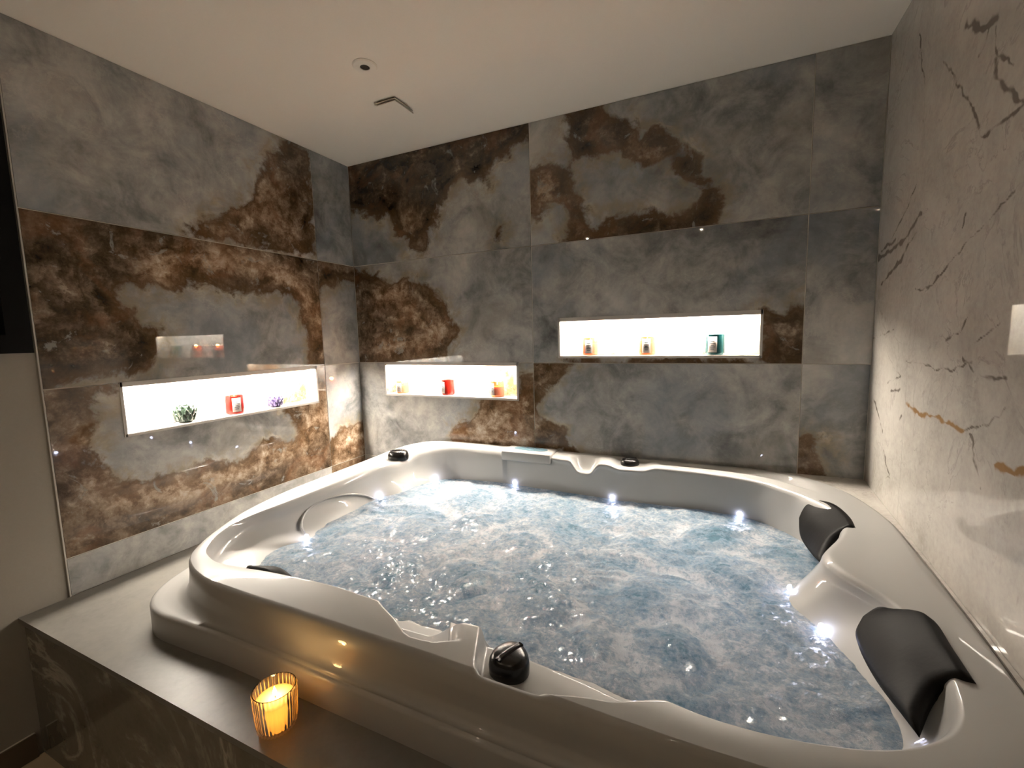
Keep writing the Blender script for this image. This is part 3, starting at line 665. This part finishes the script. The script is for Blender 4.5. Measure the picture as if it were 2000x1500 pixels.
fo = t.math('ADD', fa, t.math('ADD', t.math('MULTIPLY', t.math('SUBTRACT', na, .5), 1.7), t.math('ADD', t.math('MULTIPLY', t.math('SUBTRACT', nb, .5), 1.5), t.math('ADD', t.math('MULTIPLY', st1, .16), t.math('MULTIPLY', st2, .10)))))
col = t.ramp(fo, [(.02, (.12, .22, .28)), (.28, (.23, .325, .40)), (.50, (.32, .40, .47)), (.74, (.43, .48, .525)), (1.0, (.66, .665, .67))])
df = t.n('ShaderNodeBsdfDiffuse'); tr = t.n('ShaderNodeBsdfTranslucent'); gl = t.n('ShaderNodeBsdfGlossy'); gl.inputs['Roughness'].default_value = .035
t.l(col, df.inputs[0]); t.l(col, tr.inputs[0])
mx = t.n('ShaderNodeMixShader'); mx.inputs[0].default_value = .5; t.l(df.outputs[0], mx.inputs[1]); t.l(tr.outputs[0], mx.inputs[2])
fr = t.n('ShaderNodeFresnel'); fr.inputs[0].default_value = 1.33
bp = t.n('ShaderNodeBump'); bp.inputs['Strength'].default_value = .9; bp.inputs['Distance'].default_value = .018
t.l(t.math('ADD', t.math('MULTIPLY', na, .6), t.math('ADD', t.math('MULTIPLY', nb, .25), t.math('MULTIPLY', nc, .5))), bp.inputs['Height'])
for s_ in (gl, fr, df): t.l(bp.outputs[0], s_.inputs['Normal'])
m2 = t.n('ShaderNodeMixShader'); t.l(fr.outputs[0], m2.inputs[0]); t.l(mx.outputs[0], m2.inputs[1]); t.l(gl.outputs[0], m2.inputs[2])
t.l(m2.outputs[0], nt.nodes['Material Output'].inputs[0]); M['water'] = m
wt = pyobj('water', vv, ff, m); attr(wt, 'foam_amount', foam[ok.ravel()])
tag(wt, 'bubbling pale blue water with white foam filling the hot tub', 'water', kind='stuff')
# ================================================================== things on the platform and in the niches
def mix_glass(name, tint, alpha, gloss=.06, rough=.04):
    m, nt, b = newmat(name); t = NT(nt); nt.nodes.remove(b)
    tr = t.n('ShaderNodeBsdfTransparent'); tr.inputs[0].default_value = (*tint, 1)
    df = t.n('ShaderNodeBsdfDiffuse'); df.inputs[0].default_value = (*tint, 1)
    gl = t.n('ShaderNodeBsdfGlossy'); gl.inputs['Roughness'].default_value = rough
    a = t.n('ShaderNodeMixShader'); a.inputs[0].default_value = alpha; t.l(tr.outputs[0], a.inputs[1]); t.l(df.outputs[0], a.inputs[2])
    lw = t.n('ShaderNodeLayerWeight'); fz = t.math('ADD', t.math('MULTIPLY', t.math('POWER', lw.outputs['Facing'], 4.0), .55), .04)
    c = t.n('ShaderNodeMixShader'); t.l(fz, c.inputs[0]); t.l(a.outputs[0], c.inputs[1]); t.l(gl.outputs[0], c.inputs[2])
    t.l(c.outputs[0], nt.nodes['Material Output'].inputs[0]); return m
def wax(name, col, sc=.03):
    m, nt, b = newmat(name); b.inputs['Base Color'].default_value = (*col, 1); b.inputs['Roughness'].default_value = .4
    b.inputs['Subsurface Weight'].default_value = .8; b.inputs['Subsurface Radius'].default_value = (1, .55, .2); b.inputs['Subsurface Scale'].default_value = sc; return m
m, nt, b = newmat('ribbed_clear_glass'); b.inputs['Base Color'].default_value = (1, .96, .90, 1); b.inputs['Transmission Weight'].default_value = 1; b.inputs['IOR'].default_value = 1.4; b.inputs['Roughness'].default_value = .02; M['ribglass'] = m
m, nt, b = newmat('cream_wax'); t = NT(nt); nt.nodes.remove(b)
d_ = t.n('ShaderNodeBsdfDiffuse'); d_.inputs[0].default_value = (.90, .74, .45, 1); q_ = t.n('ShaderNodeBsdfTranslucent'); q_.inputs[0].default_value = (.95, .70, .32, 1)
x_ = t.n('ShaderNodeMixShader'); x_.inputs[0].default_value = .5; t.l(d_.outputs[0], x_.inputs[1]); t.l(q_.outputs[0], x_.inputs[2]); t.l(x_.outputs[0], nt.nodes['Material Output'].inputs[0]); M['wax'] = m
M['flame'] = emit('candle_flame', (1, .62, .22), 70)
M['redglass'] = mix_glass('red_glass', (.30, .016, .01), .4); M['redwax'] = wax('red_wax', (.30, .018, .01))
M['tealglass'] = mix_glass('teal_glass', (.008, .06, .065), .55); M['tealwax'] = wax('teal_wax', (.012, .07, .07), .01)
M['amberglass'] = mix_glass('amber_glass', (.80, .42, .26), .2); M['amberwax'] = wax('amber_wax', (.42, .19, .10))
M['label'] = plain('cream_paper_label', (.34, .30, .27), .7, var=.03)
M['wick'] = plain('charred_wick', (.02, .015, .01), .9)
M['greenglaze'] = plain('green_ceramic_glaze', (.020, .034, .023), .2, coat=.3, var=.35, scale=45)
M['purpleglaze'] = plain('lavender_ceramic_glaze', (.060, .044, .115), .2, coat=.3, var=.3, scale=45)
def flame(parent, x, y, z, s, watts):
    o = lathe('flame', [(.0005*s, 0), (.0040*s, .004*s), (.0052*s, .009*s), (.0040*s, .016*s), (.0018*s, .023*s), (.0004*s, .028*s)], M['flame'], None, 14, (x, y, z)); attach(o, parent)
    l = bpy.data.lights.new('flame_lamp', 'POINT'); l.energy = watts; l.color = (1, .58, .22); l.shadow_soft_size = .012
    lo = bpy.data.objects.new('flame_lamp', l); C.objects.link(lo); lo.location = (x, y, z+.03*s)
# ribbed glass candle on the platform
cx, cy, cz = 1.172, -1.553, Z0+ZD
cd = empty('candle', (cx, cy, cz)); tag(cd, 'lit cream candle in a ribbed clear glass on the platform edge', 'candle')
rib = lambda r, z, a, k: r+(.0016*math.cos(32*a) if k in (1, 2, 3, 4, 5) else 0)
g = lathe('ribbed_glass', [(.034, .0005), (.040, .004), (.0425, .02), (.0445, .05), (.046, .08), (.0465, .094), (.0462, .098), (.0440, .098), (.0430, .092), (.0425, .06), (.040, .02), (.037, .010), (.001, .009)], M['ribglass'], None, 192, (cx, cy, cz), rib, .9, False); attach(g, cd)
attach(lathe('wax', [(.001, .011), (.036, .0112), (.039, .02), (.0410, .055), (.0414, .072), (.0400, .0735), (.02, .0725), (.001, .072)], M['wax'], None, 48, (cx, cy, cz), None, .9, False), cd)
l = bpy.data.lights.new('wax_fill_lamp', 'POINT'); l.energy = .06; l.color = (1, .55, .18); l.shadow_soft_size = .012  # added lamp hidden in the wax, stands in for scattered flame light
lo = bpy.data.objects.new('wax_fill_lamp', l); C.objects.link(lo); lo.location = (cx, cy, cz+.060)
attach(lathe('wick', [(.0009, .071), (.0009, .079)], M['wick'], None, 8, (cx, cy, cz)), cd)
flame(cd, cx, cy, cz+.077, .8, .17)
# candles in jars
def jar(x, y, z, face, glass, wx, label, cat, lit, r=.038, hgt=.088, group=None):
    root = empty('jar_candle', (x, y, z)); tag(root, label, cat, group)
    attach(lathe('glass_jar', [(.90*r, .0005), (.985*r, .003), (r, .010), (r, hgt-.002), (.985*r, hgt), (.95*r, hgt), (.94*r, hgt-.004), (.935*r, .012), (.001, .010)], M[glass], None, 40, (x, y, z), None, .9, False), root)
    attach(lathe('wax', [(.90*r, .011), (.92*r, .013), (.92*r, hgt*.66), (.90*r, hgt*.67), (.001, hgt*.665)], M[wx], None, 40, (x, y, z)), root)
    attach(lathe('wick', [(.001, hgt*.665), (.001, hgt*.665+.010)], M['wick'], None, 8, (x, y, z)), root)
    v = []; f = []; n = 10; rr = r+.0006
    for zz in (.14*hgt, .90*hgt):
        for j in range(n+1):
            a = face+(-.48+.96*j/n); v.append((x+rr*math.cos(a), y+rr*math.sin(a), z+zz))
    nn = n+1; k = len(v)
    for zz in (.14*hgt, .90*hgt):
        for j in range(n+1):
            a = face+(-.48+.96*j/n); v.append((x+(rr+.0006)*math.cos(a), y+(rr+.0006)*math.sin(a), z+zz))
    for j in range(n): f += [(k+j, k+j+1, k+nn+j+1, k+nn+j), (j+1, j, nn+j, nn+j+1), (nn+j, k+nn+j, k+nn+j+1, nn+j+1), (j, j+1, k+j+1, k+j)]
    f += [(0, k, k+nn, nn), (n, nn+n, k+nn+n, k+n)]
    lb = pyobj('paper_label', v, f, M['label']); attach(lb, root)
    v = []; f = []
    for q, (z0_, w_) in enumerate(((.66, .22), (.56, .30), (.46, .16), (.38, .26), (.28, .20))):
        b0 = len(v)
        for zz in (z0_*hgt, z0_*hgt+.0032):
            for j in range(4): a = face+w_*(-1+2*j/3); v.append((x+(rr+.0009)*math.cos(a), y+(rr+.0009)*math.sin(a), z+zz))
        f += [(b0+j, b0+j+1, b0+5+j, b0+4+j) for j in range(3)]
    pr = pyobj('label_print', v, f, M['print']); pr.parent = lb
    if lit: flame(root, x, y, z+hgt*.665+.008, .75, lit)
    return root
zn = Z0-.205+.0063; zb1 = Z0-.2+.0063; zb2 = Z0+.031+.0063
jar(-.045, -.800, zn, -.35, 'redglass', 'redwax', 'red glass candle between the two ceramic pots in the left wall niche', 'candle', .12)
jar(.632, .045, zb1, -2.0, 'redglass', 'redwax', 'red glass candle near the middle of the low back wall niche', 'candle', 0)
jar(.962, .042, zb1, -2.05, 'amberglass', 'amberwax', 'glowing amber candle at the right end of the low back wall niche', 'candle', .5)
jar(.300, .042, zb1, -1.6, 'amberglass', 'amberwax', 'pale amber candle at the left end of the low back wall niche', 'candle', .3, .036, .075)
jar(1.496, .042, zb2, -1.55, 'amberglass', 'amberwax', 'pale amber candle at the left end of the high back wall niche', 'candle', .3)
jar(1.774, .042, zb2, -1.55, 'amberglass', 'amberwax', 'pale amber candle in the middle of the high back wall niche', 'candle', .3)
jar(2.070, .042, zb2, -1.85, 'tealglass', 'tealwax', 'dark teal glass candle with pale label in the high back wall niche', 'candle', 0, .040, .092)
# ceramic artichoke pots: overlapping petals round a squat bowl
def petalpot(x, y, z, r, mat, label, tall=1.0):
    root = empty('petal_pot', (x, y, z)); tag(root, label, 'tealight holder')
    attach(lathe('bowl', [(.55*r, .0005), (.62*r, .003), (.86*r, .30*r), (.94*r, .62*r), (.86*r, .98*r), (.66*r, 1.22*r), (.55*r, 1.25*r), (.56*r, 1.12*r), (.60*r, .9*r), (.001, .8*r)], mat, None, 40, (x, y, z), None, .9, False), root)
    for tier, (n, zb_, R0, s, tip) in enumerate(((9, .12, .80, .62, .10), (9, .50, .86, .58, .06), (8, .86, .72, .50, .05))):
        for q in range(n):
            a = 2*math.pi*(q+.5*(tier % 2))/n; v = []; f = []; ca, sa = math.cos(a), math.sin(a)
            for i in range(6):
                tt = i/5; wv = .36*s*r*math.sin(math.pi*(.18+.80*tt))**.8*(1.25 if tt < .6 else 1.25-(tt-.6)*1.6)
                rad = R0*r*(1+.16*math.sin(math.pi*tt*.75))+tip*r*max(0, tt-.6)*2.2-(.10*r*tt if tier == 2 else 0); zz = (zb_+s*tt)*r
                for (wq, dr) in ((-1, -.05), (-.5, .02), (0, .06), (.5, .02), (1, -.05), (0, -.09)):
                    px = rad+dr*r; py = wq*wv; v.append((x+ca*px-sa*py, y+sa*px+ca*py, z+zz))
            for i in range(5):
                for j in range(6): f.append((i*6+j, i*6+(j+1) % 6, (i+1)*6+(j+1) % 6, (i+1)*6+j))
            f += [tuple(range(5, -1, -1)), tuple(range(30, 36))]
            attach(pyobj('petal', v, f, mat), root)
    for c in root.children:
        for v in c.data.vertices: v.co.z = z+(v.co.z-z)*tall
    return root
petalpot(-.0425, -1.025, zn, .0425, M['greenglaze'], 'green glazed ceramic pot of overlapping petals in the left wall niche', 1.38)
petalpot(-.041, -.585, zn, .039, M['purpleglaze'], 'lavender glazed ceramic pot of overlapping petals in the left wall niche', 1.15)
# ================================================================== ceiling fittings
zc = Z0+ZC
dl = empty('ceiling_downlight', (.815, -.727, zc)); tag(dl, 'small round white ceiling spotlight, switched off, with a dark centre', 'ceiling light')
attach(lathe('trim_ring', [(.018, -.0005), (.046, -.0005), (.047, -.003), (.043, -.007), (.022, -.009), (.018, -.008)], M['white'], None, 40, (.815, -.727, zc), None, .6, False), dl)
attach(lathe('dark_centre', [(.001, -.0005), (.019, -.0005), (.019, -.005), (.001, -.005)], M['gapshade'], None, 32, (.815, -.727, zc), None, .6, False), dl)  # disc painted with the shade of the hole
ve = empty('ceiling_vent', (.718, -.44, zc)); tag(ve, 'small square white ceiling vent cover with dark side slots', 'vent')
attach(box('neck', .668, .768, -.495, -.385, zc-.018, zc-.0005, M['gapshade']), ve)  # neck coloured dark for the shadow in the gaps
attach(box('plate', .660, .776, -.503, -.377, zc-.0105, zc-.0075, M['white']), ve)
attach(box('cover_plate', .658, .778, -.505, -.375, zc-.023, zc-.018, M['white'], None, .0015), ve)
# ceiling spots in the part of the room behind the camera
for q, (x, y) in enumerate(((.75, -2.75), (1.9, -2.95))):
    s = empty('ceiling_spot', (x, y, zc)); tag(s, ('small round lit ceiling spot near the window wall', 'small round lit ceiling spot near the marble wall')[q], 'ceiling light')
    attach(lathe('trim_ring', [(.030, -.0005), (.048, -.0005), (.049, -.004), (.030, -.006)], M['white'], None, 32, (x, y, zc), None, .6, False), s)
    attach(lathe('lens', [(.001, -.0008), (.030, -.0008), (.012, -.003), (.001, -.003)], emit('warm_spot_lens', (1, .80, .58), 2), None, 32, (x, y, zc), None, .6, False), s)
    l = bpy.data.lights.new('spot_lamp', 'AREA'); l.shape = 'DISK'; l.size = .018; l.energy = ROOMLAMP; l.color = (1, .80, .58)
    lo = bpy.data.objects.new('spot_lamp', l); C.objects.link(lo); lo.location = (x, y, zc-.012)
